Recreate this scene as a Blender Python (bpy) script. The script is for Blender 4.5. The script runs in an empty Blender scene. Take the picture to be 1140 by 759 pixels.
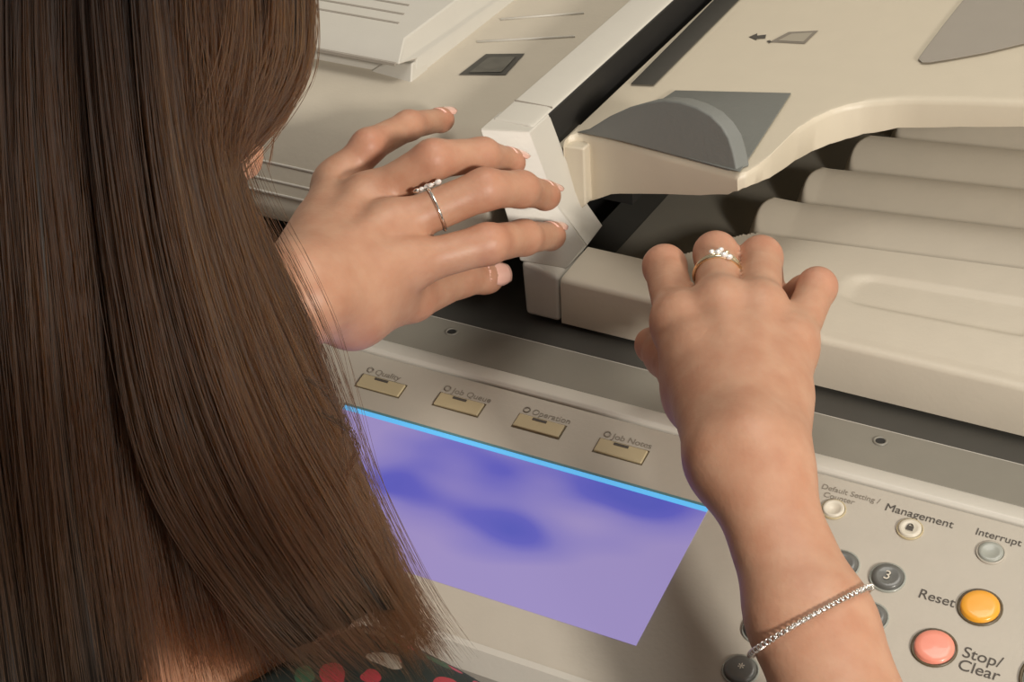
import bpy, bmesh, math, random
import numpy as np
from mathutils import Vector, Matrix
random.seed(7); rng = np.random.default_rng(7)
SC = bpy.context.scene; COL = SC.collection

# ------------------------------------------------------------------ camera (image 1140 x 759, f = 2000 px)
EX = np.array([4298, 1088, -2000.]); EX /= np.linalg.norm(EX)
EY = np.array([1280, -1380, 2000.]); EY -= EX * (EX @ EY); EY /= np.linalg.norm(EY)
EZ = -np.cross(EX, EY)
if EZ[1] > 0: EZ = -EZ
CAM = np.array([.3668, -.7013, .51]); F = 2000.
cd = bpy.data.cameras.new('camera'); cam = bpy.data.objects.new('camera', cd); COL.objects.link(cam)
cd.sensor_width = 36; cd.lens = 36 * F / 1140; cd.clip_start = .02
r_ = np.array([EX[0], EY[0], EZ[0]]); d_ = np.array([EX[1], EY[1], EZ[1]]); f_ = np.array([EX[2], EY[2], EZ[2]])
M4 = Matrix.Identity(4)
for i in range(3):
    M4[i][0], M4[i][1], M4[i][2], M4[i][3] = r_[i], -d_[i], -f_[i], CAM[i]
cam.matrix_world = M4
SC.camera = cam

# ------------------------------------------------------------------ world, lights, exposure
w = bpy.data.worlds.new('room_light'); SC.world = w; w.use_nodes = True
bg = w.node_tree.nodes['Background']; bg.inputs[0].default_value = (1.0, .95, .88, 1); bg.inputs[1].default_value = .27
def area(name, loc, target, size, energy, color):
    l = bpy.data.lights.new(name, 'AREA'); l.size = size; l.energy = energy; l.color = color
    o = bpy.data.objects.new(name, l); COL.objects.link(o); o.location = loc
    o.rotation_euler = (Vector(target) - Vector(loc)).to_track_quat('-Z', 'Y').to_euler(); return o
area('room_lamp', (1.40, -.95, .74), (.05, .0, .03), .20, 31, (1, .94, .86))
area('overhead_fill', (.3, .2, 1.6), (.1, .1, 0), .8, 12, (1, .95, .87))  # added fill from above for the top surfaces, no fixture seen
SC.view_settings.view_transform = 'Standard'; SC.view_settings.look = 'None'
SC.view_settings.exposure = -0.12; SC.view_settings.gamma = 1.0

# ------------------------------------------------------------------ pixel -> place helpers
def ray(x, y):
    r = np.array([(x - 570) / F, (y - 380) / F, 1.]); return np.array([r @ EX, r @ EY, r @ EZ])
def PL(x, y, p, n):
    r = ray(x, y); return CAM + r * ((np.array(p) - CAM) @ np.array(n)) / (r @ np.array(n))
def PZ(x, y, z=0): return PL(x, y, (0, 0, z), (0, 0, 1))
def PY(x, y, Y): return PL(x, y, (0, Y, 0), (0, 1, 0))
def PD(x, y, d): return CAM + ray(x, y) * d
def px(p):
    v = np.asarray(p, float) - CAM; c = EX * v[0] + EY * v[1] + EZ * v[2]
    return 570 + F * c[0] / c[2], 380 + F * c[1] / c[2], c[2]

# ------------------------------------------------------------------ materials
def mat(name, col, rough=.5, metal=0, spec=.5, noise=0, nscale=60, bump=0, bscale=400, sss=0, emit=None, coat=0):
    m = bpy.data.materials.new(name); m.use_nodes = True; nt = m.node_tree; b = nt.nodes['Principled BSDF']
    b.inputs['Base Color'].default_value = (*col, 1); b.inputs['Roughness'].default_value = rough
    b.inputs['Metallic'].default_value = metal; b.inputs['Specular IOR Level'].default_value = spec
    b.inputs['Coat Weight'].default_value = coat
    tc = nt.nodes.new('ShaderNodeTexCoord')
    if noise:
        n = nt.nodes.new('ShaderNodeTexNoise'); n.inputs['Scale'].default_value = nscale; n.inputs['Detail'].default_value = 5
        nt.links.new(tc.outputs['Object'], n.inputs['Vector'])
        mx = nt.nodes.new('ShaderNodeMix'); mx.data_type = 'RGBA'
        mx.inputs['A'].default_value = (*[c * (1 - noise) for c in col], 1); mx.inputs['B'].default_value = (*[min(1, c * (1 + noise)) for c in col], 1)
        nt.links.new(n.outputs['Fac'], mx.inputs['Factor']); nt.links.new(mx.outputs['Result'], b.inputs['Base Color'])
    if bump:
        n = nt.nodes.new('ShaderNodeTexNoise'); n.inputs['Scale'].default_value = bscale; n.inputs['Detail'].default_value = 3
        nt.links.new(tc.outputs['Object'], n.inputs['Vector'])
        bp = nt.nodes.new('ShaderNodeBump'); bp.inputs['Strength'].default_value = bump; bp.inputs['Distance'].default_value = .0005
        nt.links.new(n.outputs['Fac'], bp.inputs['Height']); nt.links.new(bp.outputs['Normal'], b.inputs['Normal'])
    return m
MT = dict(
    white=mat('offwhite_plastic', (.56, .53, .465), .42, noise=.03, bump=.15),
    cream=mat('cream_plastic', (.61, .54, .42), .45, noise=.03, bump=.15),
    trayin=mat('grey_beige_plastic', (.52, .465, .375), .5, noise=.05, bump=.2),
    panel=mat('panel_beige', (.43, .39, .325), .5, noise=.05, bump=.2),
    strip=mat('platen_grey', (.215, .20, .165), .42, noise=.06, bump=.1),
    dark=mat('dark_grey_plastic', (.05, .047, .04), .45, noise=.1),
    black=mat('black_rubber', (.012, .011, .01), .6, noise=.2),
    slate=mat('slate_grey_plastic', (.175, .18, .165), .5, noise=.05, bump=.3),
    inset=mat('warm_grey_plastic', (.33, .295, .25), .5, noise=.04),
    ink=mat('printed_ink', (.07, .06, .05), .7), inkg=mat('printed_grey_ink', (.23, .20, .16), .7),
    keyb=mat('tan_key', (.46, .38, .23), .4, noise=.05), keyd=mat('charcoal_key', (.105, .105, .095), .32, noise=.1, coat=.4),
    keyl=mat('pale_key', (.60, .55, .45), .35, noise=.05), keyg=mat('grey_green_key', (.30, .31, .27), .35, noise=.06, coat=.3),
    orange=mat('amber_key', (.80, .36, .03), .3, noise=.04, coat=.4), pink=mat('salmon_key', (.78, .27, .19), .32, noise=.04, coat=.4),
    green=mat('green_key', (.10, .30, .14), .3, coat=.4), rim=mat('key_rim', (.10, .075, .04), .4),
    silver=mat('polished_silver', (.86, .83, .78), .16, 1), gold=mat('pale_gold', (.90, .76, .52), .16, 1),
    stone=mat('clear_stone', (.92, .90, .86), .04, .35, 1.0, coat=1), nail=mat('pink_nail', (.80, .47, .38), .22, noise=.05, coat=.5),
    floor=mat('grey_vinyl_floor', (.30, .27, .23), .5, noise=.15, nscale=8), body=mat('copier_body_beige', (.60, .55, .46), .5, noise=.03),
    shoe=mat('black_leather', (.02, .02, .02), .35, noise=.2), cyan=None)

# ------------------------------------------------------------------ object helpers
def link(name, me, m=None, parent=None, smooth=False):
    o = bpy.data.objects.new(name, me); COL.objects.link(o)
    if m is not None and not me.materials: me.materials.append(m)
    if parent: o.parent = parent
    if smooth:
        for p in me.polygons: p.use_smooth = True
    return o
def mesh(name, v, f):
    me = bpy.data.meshes.new(name); me.from_pydata([tuple(map(float, q)) for q in v], [], [tuple(q) for q in f]); me.update(); return me
def fixn(me):
    bm = bmesh.new(); bm.from_mesh(me); bmesh.ops.recalc_face_normals(bm, faces=bm.faces); bm.to_mesh(me); bm.free(); return me
def bevel(o, w, seg=3, ang=35):
    b = o.modifiers.new('bevel', 'BEVEL'); b.width = w; b.segments = seg; b.limit_method = 'ANGLE'; b.angle_limit = math.radians(ang)
    for p in o.data.polygons: p.use_smooth = True
    b.harden_normals = True; return o
def prism(name, bot, top, m, parent=None, bev=0, seg=3):
    """closed solid between two outlines with the same number of points"""
    n = len(bot); v = list(bot) + list(top)
    f = [tuple(range(n))[::-1], tuple(range(n, 2 * n))] + [(i, (i + 1) % n, n + (i + 1) % n, n + i) for i in range(n)]
    o = link(name, fixn(mesh(name, v, f)), m, parent)
    if bev: bevel(o, bev, seg)
    return o
def extr(name, poly, vec, m, parent=None, bev=0, seg=3):
    return prism(name, [np.array(p) for p in poly], [np.array(p) + np.array(vec) for p in poly], m, parent, bev, seg)
def box(name, a, b, m, parent=None, bev=0):
    (x0, y0, z0), (x1, y1, z1) = a, b
    return extr(name, [(x0, y0, z0), (x1, y0, z0), (x1, y1, z0), (x0, y1, z0)], (0, 0, z1 - z0), m, parent, bev)
def empty(name, loc=(0, 0, 0)):
    o = bpy.data.objects.new(name, None); COL.objects.link(o); o.location = loc; o.empty_display_size = .02; return o
def tag(o, label, cat=None, group=None, kind=None):
    o['label'] = label
    if cat: o['category'] = cat
    if group: o['group'] = group
    if kind: o['kind'] = kind
    return o
def tube(name, pts, rad, m, parent=None, sides=8, closed=False):
    pts = [np.array(p, float) for p in pts]; n = len(pts); v = []; f = []
    up = np.array([.123, .456, .88])
    for i in range(n):
        a = pts[(i - 1) % n] if closed or i else pts[0]; b = pts[(i + 1) % n] if closed or i < n - 1 else pts[-1]
        t = (b - a) / np.linalg.norm(b - a); s = np.cross(t, up); s /= np.linalg.norm(s); q = np.cross(s, t)
        rr = rad[i] if hasattr(rad, '__len__') else rad
        for k in range(sides):
            an = 2 * math.pi * k / sides; v.append(pts[i] + rr * (math.cos(an) * s + math.sin(an) * q))
    for i in range(n if closed else n - 1):
        j = (i + 1) % n
        f += [(i * sides + k, i * sides + (k + 1) % sides, j * sides + (k + 1) % sides, j * sides + k) for k in range(sides)]
    if not closed: f += [tuple(range(sides))[::-1], tuple(range((n - 1) * sides, n * sides))]
    return link(name, fixn(mesh(name, v, f)), m, parent, True)

FLOOR = -1.12
# ------------------------------------------------------------------ floor
fl = box('floor', (-2.5, -2.5, FLOOR - .05), (2.5, 2.5, FLOOR), MT['floor']); fl['kind'] = 'structure'; fl['label'] = 'grey vinyl floor under the copier'

wl = box('wall_back', (-2.5, .62, FLOOR), (2.5, .70, 1.5), mat('painted_wall', (.62, .58, .5), .8, noise=.03)); wl['kind'] = 'structure'; wl['label'] = 'plain pale wall behind the copier'
# ------------------------------------------------------------------ the copier
cop = tag(empty('photocopier', (0, .1, FLOOR)), 'cream office photocopier with document feeder, touch screen and round keys', 'photocopier')
def cpart(o, parent=cop):
    o.parent = parent; o.matrix_parent_inverse = parent.matrix_world.inverted() if parent is not cop else Matrix.Translation((0, -.1, -FLOOR)); return o
def C(o): return cpart(o)
XL, XR = -.42, .50
C(box('cabinet', (XL + .02, -.05, FLOOR + .05), (XR - .02, .50, -.045), MT['body'], bev=.012))
for k in range(3):
    d = C(box('paper_drawer', (XL + .03, -.062, FLOOR + .10 + k * .235), (XR - .03, -.049, FLOOR + .315 + k * .235), MT['white'], bev=.006))
    box('drawer_handle', (-.08, -.074, FLOOR + .235 + k * .235), (.16, -.058, FLOOR + .26 + k * .235), MT['slate'], d, .004)
C(box('plinth', (XL + .06, .0, FLOOR), (XR - .06, .46, FLOOR + .052), MT['dark']))
# platen deck
def slabx(name, prof, x0, x1, m, bev=0):
    return C(extr(name, [(x0, y, z) for y, z in prof], (x1 - x0, 0, 0), m, bev=bev))
slabx('platen_strip', [(-.0505, -.05), (-.0505, 0), (-.0195, 0), (-.0195, -.05)], XL, XR, MT['strip'], .0008)
slabx('platen_frame', [(-.0185, -.05), (-.0185, -.001), (.06, -.001), (.06, -.05)], XL, XR, MT['dark'], .0006)
slabx('platen_glass', [(.0605, -.05), (.0605, -.002), (.46, -.002), (.46, -.05)], XL, XR, MT['black'])
slabx('front_trim', [(-.0628, -.05), (-.0628, .0002), (-.061, .0016), (-.0530, .0018), (-.0508, .0004), (-.0508, -.05)], XL, XR, MT['white'], .0007)
slabx('platen_groove_trim', [(-.0195, -.02), (-.0195, -.0006), (-.0188, -.0006), (-.0188, -.02)], XL, XR, MT['white'])
for hx in (-.2801, -.0485, .1831, .4147):      # screw holes in the strip
    bmh = bmesh.new(); bmesh.ops.create_circle(bmh, cap_ends=False, segments=20, radius=.0030)
    inner = bmesh.new(); v = []; f = []; N = 20
    for rr, zz in ((.0036, .0002), (.0033, .0007), (.0027, .0007), (.0024, .0003), (.0022, .00025), (.0001, .00025)):
        v += [(rr * math.cos(2 * math.pi * k / N), rr * math.sin(2 * math.pi * k / N), zz) for k in range(N)]
    for j in range(5): f += [(j * N + k, j * N + (k + 1) % N, (j + 1) * N + (k + 1) % N, (j + 1) * N + k) for k in range(N)]
    me = mesh('screw_hole', v, f); me.materials.append(MT['strip']); me.materials.append(MT['black'])
    for i, p in enumerate(me.polygons): p.material_index = 1 if i >= 3 * N else 0
    bmh.free(); inner.free()
    o = link('screw_hole', me, smooth=True); o.location = (hx, -.0293, 0); C(o)

# --- control panel, tilted 12 degrees
TA = math.radians(12); PO = np.array([0, -.0633, 0]); PV = np.array([0, math.cos(TA), math.sin(TA)]); PN = np.array([0, -math.sin(TA), math.cos(TA)])
def pan(u, v, h=0): return PO + np.array([u, 0, 0]) + PV * v + PN * h
def panuv(x, y):
    q = PL(x, y, PO, PN); return q[0], (q - PO) @ PV
prof = [pan(0, -.0004)[1:], pan(0, -.141)[1:], pan(0, -.1455, -.0016)[1:], pan(0, -.149, -.006)[1:], pan(0, -.150, -.02)[1:], (-.195, -.085), (-.06, -.085), (-.0633, -.06)]
panel = C(extr('control_panel', [(XL, y, z) for y, z in prof], (XR - XL, 0, 0), MT['panel'], bev=.0008))
lowtrim = extr('panel_lower_trim', [(XL - .002, *pan(0, -.1432, .0002)[1:]), (XL - .002, *pan(0, -.1455, -.0012)[1:]), (XL - .002, *pan(0, -.152, -.010)[1:]), (XL - .002, *pan(0, -.153, -.05)[1:]), (XL - .002, *pan(0, -.1505, -.05)[1:]), (XL - .002, *pan(0, -.1495, -.008)[1:])], (XR - XL + .004, 0, 0), MT['white'])
panel_inv = panel.matrix_parent_inverse
def S(o, parent=panel):      # sub-part of a part whose world matrix is the identity
    o.parent = parent; return o
S(lowtrim)
PM = Matrix(((1, 0, 0, 0), (0, PV[1], PN[1], 0), (0, PV[2], PN[2], 0), (0, 0, 0, 1)))
def onpan(o, u, v, h=0):
    m = PM.copy(); p = pan(u, v, h)
    for i in range(3): m[i][3] = p[i]
    o.matrix_local = m; return S(o)
# touch screen
sm = bpy.data.materials.new('lit_lcd'); sm.use_nodes = True; nt = sm.node_tree; b = nt.nodes['Principled BSDF']
b.inputs['Base Color'].default_value = (.02, .02, .04, 1); b.inputs['Roughness'].default_value = .25
tc = nt.nodes.new('ShaderNodeTexCoord'); mp = nt.nodes.new('ShaderNodeMapping'); mp.inputs['Scale'].default_value = (14, 30, 1); mp.inputs['Location'].default_value = (.63, .2, 0); mp.inputs['Rotation'].default_value = (0, 0, .35)
n1 = nt.nodes.new('ShaderNodeTexNoise'); n1.inputs['Scale'].default_value = 1.0; n1.inputs['Detail'].default_value = 1.2; n1.inputs['Roughness'].default_value = .4
nt.links.new(tc.outputs['Object'], mp.inputs['Vector']); nt.links.new(mp.outputs['Vector'], n1.inputs['Vector'])
sp = nt.nodes.new('ShaderNodeSeparateXYZ'); nt.links.new(tc.outputs['Object'], sp.inputs[0])
# blotches of deeper blue where the display image is darker
UC, VC = .02765, -.07865; lens = []
for (bx_, by_), (sx_, sy_) in (((432, 545), (20, 38)), ((560, 525), (13, 30)), ((565, 592), (19, 36)), ((700, 552), (13, 50))):
    u_, v_ = panuv(bx_, by_); u_ -= UC; v_ -= VC
    vs = nt.nodes.new('ShaderNodeVectorMath'); vs.operation = 'MULTIPLY_ADD'; vs.inputs[1].default_value = (sx_, sy_, 0); vs.inputs[2].default_value = (-u_ * sx_, -v_ * sy_, 0)
    nt.links.new(tc.outputs['Object'], vs.inputs[0]); ln = nt.nodes.new('ShaderNodeVectorMath'); ln.operation = 'LENGTH'; nt.links.new(vs.outputs[0], ln.inputs[0]); lens.append(ln.outputs['Value'])
acc_ = lens[0]
for l_ in lens[1:]:
    mn = nt.nodes.new('ShaderNodeMath'); mn.operation = 'SMOOTH_MIN'; mn.inputs[2].default_value = .5; nt.links.new(acc_, mn.inputs[0]); nt.links.new(l_, mn.inputs[1]); acc_ = mn.outputs[0]
ad = nt.nodes.new('ShaderNodeMath'); ad.operation = 'MULTIPLY_ADD'; ad.inputs[1].default_value = .5; nt.links.new(acc_, ad.inputs[0]); nt.links.new(n1.outputs['Fac'], ad.inputs[2])
cr = nt.nodes.new('ShaderNodeValToRGB'); e = cr.color_ramp.elements
e[0].position = .42; e[0].color = (.095, .105, .57, 1); e[1].position = 1.02; e[1].color = (.40, .32, .66, 1)
x_ = e.new(.58); x_.color = (.13, .125, .60, 1); x_ = e.new(.74); x_.color = (.28, .235, .64, 1)
nt.links.new(ad.outputs[0], cr.inputs[0]); nt.links.new(cr.outputs[0], b.inputs['Emission Color']); b.inputs['Emission Strength'].default_value = .82
cy = bpy.data.materials.new('lcd_backlight_edge'); cy.use_nodes = True; b = cy.node_tree.nodes['Principled BSDF']
b.inputs['Base Color'].default_value = (.05, .2, .3, 1); b.inputs['Emission Color'].default_value = (.12, .50, .95, 1); b.inputs['Emission Strength'].default_value = .8
U0, U1, V0, V1 = -.0705, .1258, -.1195, -.0378
o = box('touch_screen', (-(U1 - U0) / 2, -(V1 - V0) / 2, -.004), ((U1 - U0) / 2, (V1 - V0) / 2, .0004), sm); onpan(o, (U0 + U1) / 2, (V0 + V1) / 2)
o = box('screen_edge_light', (-(U1 - U0) / 2, -.0013, -.003), ((U1 - U0) / 2, .0013, .0007), cy); onpan(o, (U0 + U1) / 2, V1 - .0012)
tq = mat('screen_bezel_teal', (.10, .22, .24), .4)
o = box('screen_bezel', (-(U1 - U0) / 2, -.0006, -.003), ((U1 - U0) / 2, .0006, .0010), tq); onpan(o, (U0 + U1) / 2, V1 + .0007)
# lettering
def text(s, u, v, size, m=None, align='LEFT', parent=panel, h=.0002, shear=0, space=1.0):
    c = bpy.data.curves.new('lettering', 'FONT'); c.body = s; c.size = size; c.extrude = .00005; c.align_x = align; c.shear = shear; c.space_line = .85; c.space_character = space; c.offset = 0
    c.materials.append(m or MT['ink']); o = bpy.data.objects.new('lettering', c); COL.objects.link(o); bpy.context.view_layer.update(); me = bpy.data.meshes.new_from_object(o.evaluated_get(bpy.context.evaluated_depsgraph_get())); bpy.data.objects.remove(o); me.name = 'lettering'
    o = bpy.data.objects.new('lettering', me); COL.objects.link(o); return onpan(o, u, v, h)
# round keys
def roundkey(u, v, r, cap, rim, h=.0022, name='key', groove=True, dish=0):
    N = 28; pr = [(r * 1.10, 0), (r * 1.10, .0008), (r * 1.0, .0009), (r * .985, -.0002), (r * .95, -.0002), (r * .94, h * .75), (r * .86, h), (r * .6, h * (1.06 - dish * .4)), (r * .3, h * (1.1 - dish)), (.00001, h * (1.12 - dish))]
    vv = [(a * math.cos(2 * math.pi * k / N), a * math.sin(2 * math.pi * k / N), z) for a, z in pr for k in range(N)]
    ff = [(j * N + k, j * N + (k + 1) % N, (j + 1) * N + (k + 1) % N, (j + 1) * N + k) for j in range(len(pr) - 1) for k in range(N)]
    me = mesh(name, vv, ff); me.materials.append(rim); me.materials.append(cap)
    for i, p in enumerate(me.polygons): p.material_index = 0 if i < 4 * N else 1; p.use_smooth = True
    o = link(name, me); return onpan(o, u, v)
uv = {k: panuv(*p) for k, p in dict(mgmt=(1013, 590), intr=(1103, 616), reset=(1091, 677), stop=(1040, 722), deflt=(928, 568), start=(1176, 760)).items()}
tag(roundkey(*uv['reset'], .0087, MT['orange'], MT['rim'], name='reset_key'), 'amber round key lettered Reset')
tag(roundkey(*uv['stop'], .0088, MT['pink'], MT['rim'], name='stop_key'), 'salmon pink round key lettered Stop/Clear')
tag(roundkey(*uv['intr'], .0057, MT['keyg'], MT['panel'], h=.0016, name='interrupt_key', dish=.5), 'small grey-green round key lettered Interrupt')
tag(roundkey(*uv['mgmt'], .0054, MT['keyl'], MT['keyb'], h=.0018, name='management_key', dish=.5), 'small pale round key with padlock mark')
tag(roundkey(*uv['deflt'], .0052, MT['keyl'], MT['keyb'], h=.0018, name='setting_key', dish=.9), 'small pale round key beside the wrist')
tag(roundkey(uv['start'][0], uv['start'][1], .0135, MT['green'], MT['rim'], name='start_key'), 'large green round start key')
num = ['1', '2', '3', '4', '5', '6', '7', '8', '9', '*', '0', '#']
for i, s in enumerate(num):
    u = .1722 + .0206 * (i % 3); v = -.0477 - .0226 * (i // 3)
    o = roundkey(u, v, .0072, MT['keyd'], MT['keyg'], name='number_key', dish=.25)
    text(s, u, v - .0023, .0066, MT['keyl'], 'CENTER', h=.0024)
# padlock mark
o = box('padlock_mark', (-.0016, -.0016, 0), (.0016, .0008, .00012), MT['ink']); onpan(o, uv['mgmt'][0], uv['mgmt'][1], .0016)
lk = []
for k in range(9):
    a = math.pi * k / 8; lk.append((.0011 * math.cos(a), .0008 + .0012 * math.sin(a), .0001))
o = tube('padlock_mark', lk, .00025, MT['ink'], sides=5); onpan(o, uv['mgmt'][0], uv['mgmt'][1], .0016)
def textpx(s, x, y, size, **k): u, v = panuv(x, y); return text(s, u, v, size, **k)
textpx('Management', 984, 568, .0061); textpx('Interrupt', 1085, 595, .0055)
textpx('Default Setting /', 914, 544, .0042, m=MT['inkg']); textpx('Counter', 916, 553, .0042, m=MT['inkg'])
textpx('Reset', 1021, 665, .0070); textpx('Stop/\nClear', 1070, 731, .0078)
# four tan keys above the screen
for (x, y), s in zip(((424, 430), (511, 451), (600, 475), (691, 503)), ('Quality', 'Job Queue', 'Operation', 'Job Notes')):
    u, v = panuv(x, y)
    k = box('function_key', (-.0125, -.0042, -.001), (.0125, .0042, .0011), MT['keyb']); bevel(k, .0006, 2); onpan(k, u, v)
    g = box('key_gap', (-.0131, -.0048, -.001), (.0131, .0048, .00015), MT['rim']); onpan(g, u, v)
    l = box('key_lamp', (-.0038, -.0007, 0), (.0038, .0007, .0014), MT['ink']); onpan(l, u - .0008, v + .0026)
    text(s, u - .0075, v + .0061, .0050, MT['inkg'])
    i = tube('key_icon', [(.0016 * math.cos(a), .0016 * math.sin(a), 0) for a in np.linspace(0, 2 * math.pi, 13)[:-1]], .0004, MT['inkg'], closed=True, sides=5); onpan(i, u - .0105, v + .0079, .0002)

# ------------------------------------------------------------------ document feeder
# exit tray + front slab as one moulded height field
YK = [.083, .1235, .166, .2125, .262]
def sstep(a, b, x):
    t = np.clip((x - a) / (b - a), 0, 1); return t * t * (3 - 2 * t)
def tray_z(x, y):
    ramp = .030 + .0875 * np.maximum(0, x - .088)
    yb = .034 + .049 * sstep(.035, .080, x)
    slab = .0285 + (ramp - .0285) * np.clip((y - .008) / np.maximum(yb - .008, .01), 0, 1)
    # shallow finger oval
    cx0, cx1, cy = .150, .226, .047
    dd = np.hypot(np.maximum(np.maximum(cx0 - x, x - cx1), 0), y - cy)
    slab = slab - .0018 * (1 - sstep(.010, .0135, dd))
    z = np.where(y <= yb, slab, 0)
    floor_l = .008
    low = ramp - .021
    for k in range(len(YK) - 1):
        t = (y - YK[k]) / (YK[k + 1] - YK[k])
        seg = low + .0215 * sstep(.02, .95, t) ** .8 - .010 * sstep(.96, 1., t)
        x0 = .062 + .012 * k
        ends = np.hypot(np.maximum(0, x0 + .022 - x), (t - .68) * .045)
        wgt = 1 - sstep(.017, .024, ends)
        zz = floor_l + (seg - floor_l) * wgt
        z = np.where((y > yb) & (t > 0) & (t <= 1), zz, z)
    z = np.where((y > yb) & (y <= YK[0]), floor_l, z)
    z = np.where(y > YK[-1], low, z)
    return z
xs = np.concatenate([np.linspace(.0012, .12, 100), np.linspace(.122, .47, 90)]); ys = np.concatenate([[0, .0008, .0025, .005], np.linspace(.008, .30, 190), [.34, .42]])
X, Y = np.meshgrid(xs, ys, indexing='ij'); Z = tray_z(X, Y)
Z[:, 0] -= .0028; Z[:, 1] -= .0012; Z[:, 2] -= .0003
nx, ny = X.shape; v = np.stack([X, Y, Z], -1).reshape(-1, 3).tolist()
f = [(i * ny + j, (i + 1) * ny + j, (i + 1) * ny + j + 1, i * ny + j + 1) for i in range(nx - 1) for j in range(ny - 1)]
rimi = [i * ny for i in range(nx)] + [(nx - 1) * ny + j for j in range(1, ny)] + [i * ny + ny - 1 for i in range(nx - 2, -1, -1)] + [j for j in range(ny - 2, 0, -1)]
b0 = len(v)
for i in rimi: v.append((v[i][0], v[i][1], .0015))
for k in range(len(rimi)):
    k2 = (k + 1) % len(rimi); f.append((rimi[k], b0 + k, b0 + k2, rimi[k2]))
f.append(tuple(range(b0, b0 + len(rimi))))
me = fixn(mesh('exit_tray', v, f)); o = link('exit_tray', me, MT['trayin'], smooth=True); C(o)
me.materials.clear(); me.materials.append(MT['trayin']); me.materials.append(mat('tray_floor_shade', (.17, .155, .125), .5, noise=.05))  # second material paints the shade under the document tray into the trough floor
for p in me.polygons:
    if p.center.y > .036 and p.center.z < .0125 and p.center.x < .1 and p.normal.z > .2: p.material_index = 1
try: me.shade_smooth(); 
except Exception: pass
mo = o.modifiers.new('edge', 'EDGE_SPLIT'); mo.split_angle = math.radians(50)

# end piece and hinge column of the frame, lower left
A = PZ(534, 144, .100); Bp = PZ(590, 147, .100); Cp = PY(622, 231, .024); Dp = PZ(652, 273, .030); Ep = PY(622, 312, 0); Fp = PY(580, 288, 0)
C(extr('frame_end_piece', [(-.0200, 0, .0015), (.0000, 0, .0015), (.0000, 0, .0285), (-.0215, 0, .0335)], (0, .033, 0), MT['white'], bev=.0022))
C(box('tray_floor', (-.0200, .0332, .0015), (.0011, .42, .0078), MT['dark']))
front = [A, Bp, Cp, Dp, (0, .010, .0285), (-.022, .0, .0335)]
back = [np.array(p) + np.array([0, .022, 0]) for p in map(np.array, front)]
C(prism('hinge_column', front, back, MT['white'], bev=.003))
# long beam running back, above the column
XB0, XB1 = Bp[0], A[0]
C(extr('frame_beam', [(XB1 + .001, .022, .070), (XB0 - .0005, .022, .070), (XB0 - .0005, .022, .1004), (XB0 - .004, .022, .1012), (XB1 + .001, .022, .1006)], (0, .42, 0), MT['white'], bev=.0015))
C(box('beam_seam', (XB1 + .002, .0445, .1005), (XB0 - .001, .0450, .1014), MT['inset']))
# black slot between beam and document tray
C(box('feed_slot', (XB0 - .012, .0385, .031), (XB0 + .0004, .45, .0998), MT['black']))
C(box('slot_floor', (XB0 - .0004, .075, .035), (XB0 + .03, .45, .060), MT['black']))
# document tray: plane rising to the right
TS = math.tan(math.radians(9)); TZ0 = .087
TPN = np.array([-TS, 0, 1.]); TPN /= np.linalg.norm(TPN); TPO = np.array([0, 0, TZ0])
def PT(x, y, h=0): return PL(x, y, TPO + TPN * h, TPN)
T = [(627, 158), (632, 153), (640, 150.5), (650, 150), (678, 156), (710, 165), (742, 174), (780, 184), (810, 192), (821, 195), (830, 193), (842, 186), (855, 176), (870, 161), (884, 147), (903, 134), (924, 124), (943, 118), (963, 114), (1002, 110.5), (1071, 111.5), (1140, 114), (1230, 119), (1320, 125)]
Bc = [(600, 225), (622, 231), (644, 239), (650, 235), (656, 228), (668, 220), (703, 218.5), (776, 221), (811, 218.5), (845, 206), (865, 196), (884, 182), (914, 167), (953, 155), (992, 148), (1022, 145), (1140, 145), (1320, 152)]
def bcurve(x): return float(np.interp(x, [p[0] for p in Bc], [p[1] for p in Bc]))
top = []
for i in range(len(T) - 1):
    n = 3
    for k in range(n): top.append(PT(*(np.array(T[i]) * (1 - k / n) + np.array(T[i + 1]) * k / n)))
top.append(PT(*T[-1]))
bot = []
for q in top:
    lo, hi = q[2] - .07, q[2] - .002
    for _ in range(40):
        m_ = (lo + hi) / 2; a = px((q[0], q[1], m_))
        if a[1] > bcurve(a[0]): lo = m_
        else: hi = m_
    bot.append(np.array([q[0], q[1], (lo + hi) / 2]))
bot = np.array(bot); zb = bot[:, 2].copy()
for i in range(2, len(zb) - 2): zb[i] = bot[i - 2:i + 3, 2].mean()
bot[:, 2] = zb
YB = .44; n = len(top); v = []; f = []
inn = [np.array([q[0] + .0, q[1] + .0022, q[2] + .0000]) for q in top]
loops = [[np.array([b_[0], b_[1] + .012, b_[2] + .004]) for b_ in bot], [np.array([b_[0], b_[1] + .003, b_[2] + .0004]) for b_ in bot], [b_ + np.array([0, .0008, .0012]) for b_ in bot], [q * np.array([1, 1, 1]) + np.array([0, .0, -.0035]) for q in top], [q + np.array([0, .0007, -.0014]) for q in top], [q + np.array([0, .0022, -.0002]) for q in top], [q + np.array([0, .005, 0]) for q in top], [q + np.array([0, .007, 0]) for q in top], [np.array([q[0], YB - .004, q[2]]) for q in top], [np.array([q[0], YB, q[2]]) for q in top], [np.array([q[0], YB, q[2] - .012]) for q in top], [np.array([q[0], b_[1] + .05, q[2] - .012]) for q, b_ in zip(top, bot)]]
for L in loops: v += L
nl = len(loops)
for j in range(nl):
    j2 = (j + 1) % nl
    f += [(j * n + i, j * n + i + 1, j2 * n + i + 1, j2 * n + i) for i in range(n - 1)]
f += [tuple(j * n for j in range(nl)), tuple(j * n + n - 1 for j in range(nl))]
tray = link('document_tray', fixn(mesh('document_tray', v, f)), MT['cream'], smooth=True); C(tray)
mo = tray.modifiers.new('edge', 'EDGE_SPLIT'); mo.split_angle = math.radians(40)
def TSUB(o): return S(o, tray)
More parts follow.
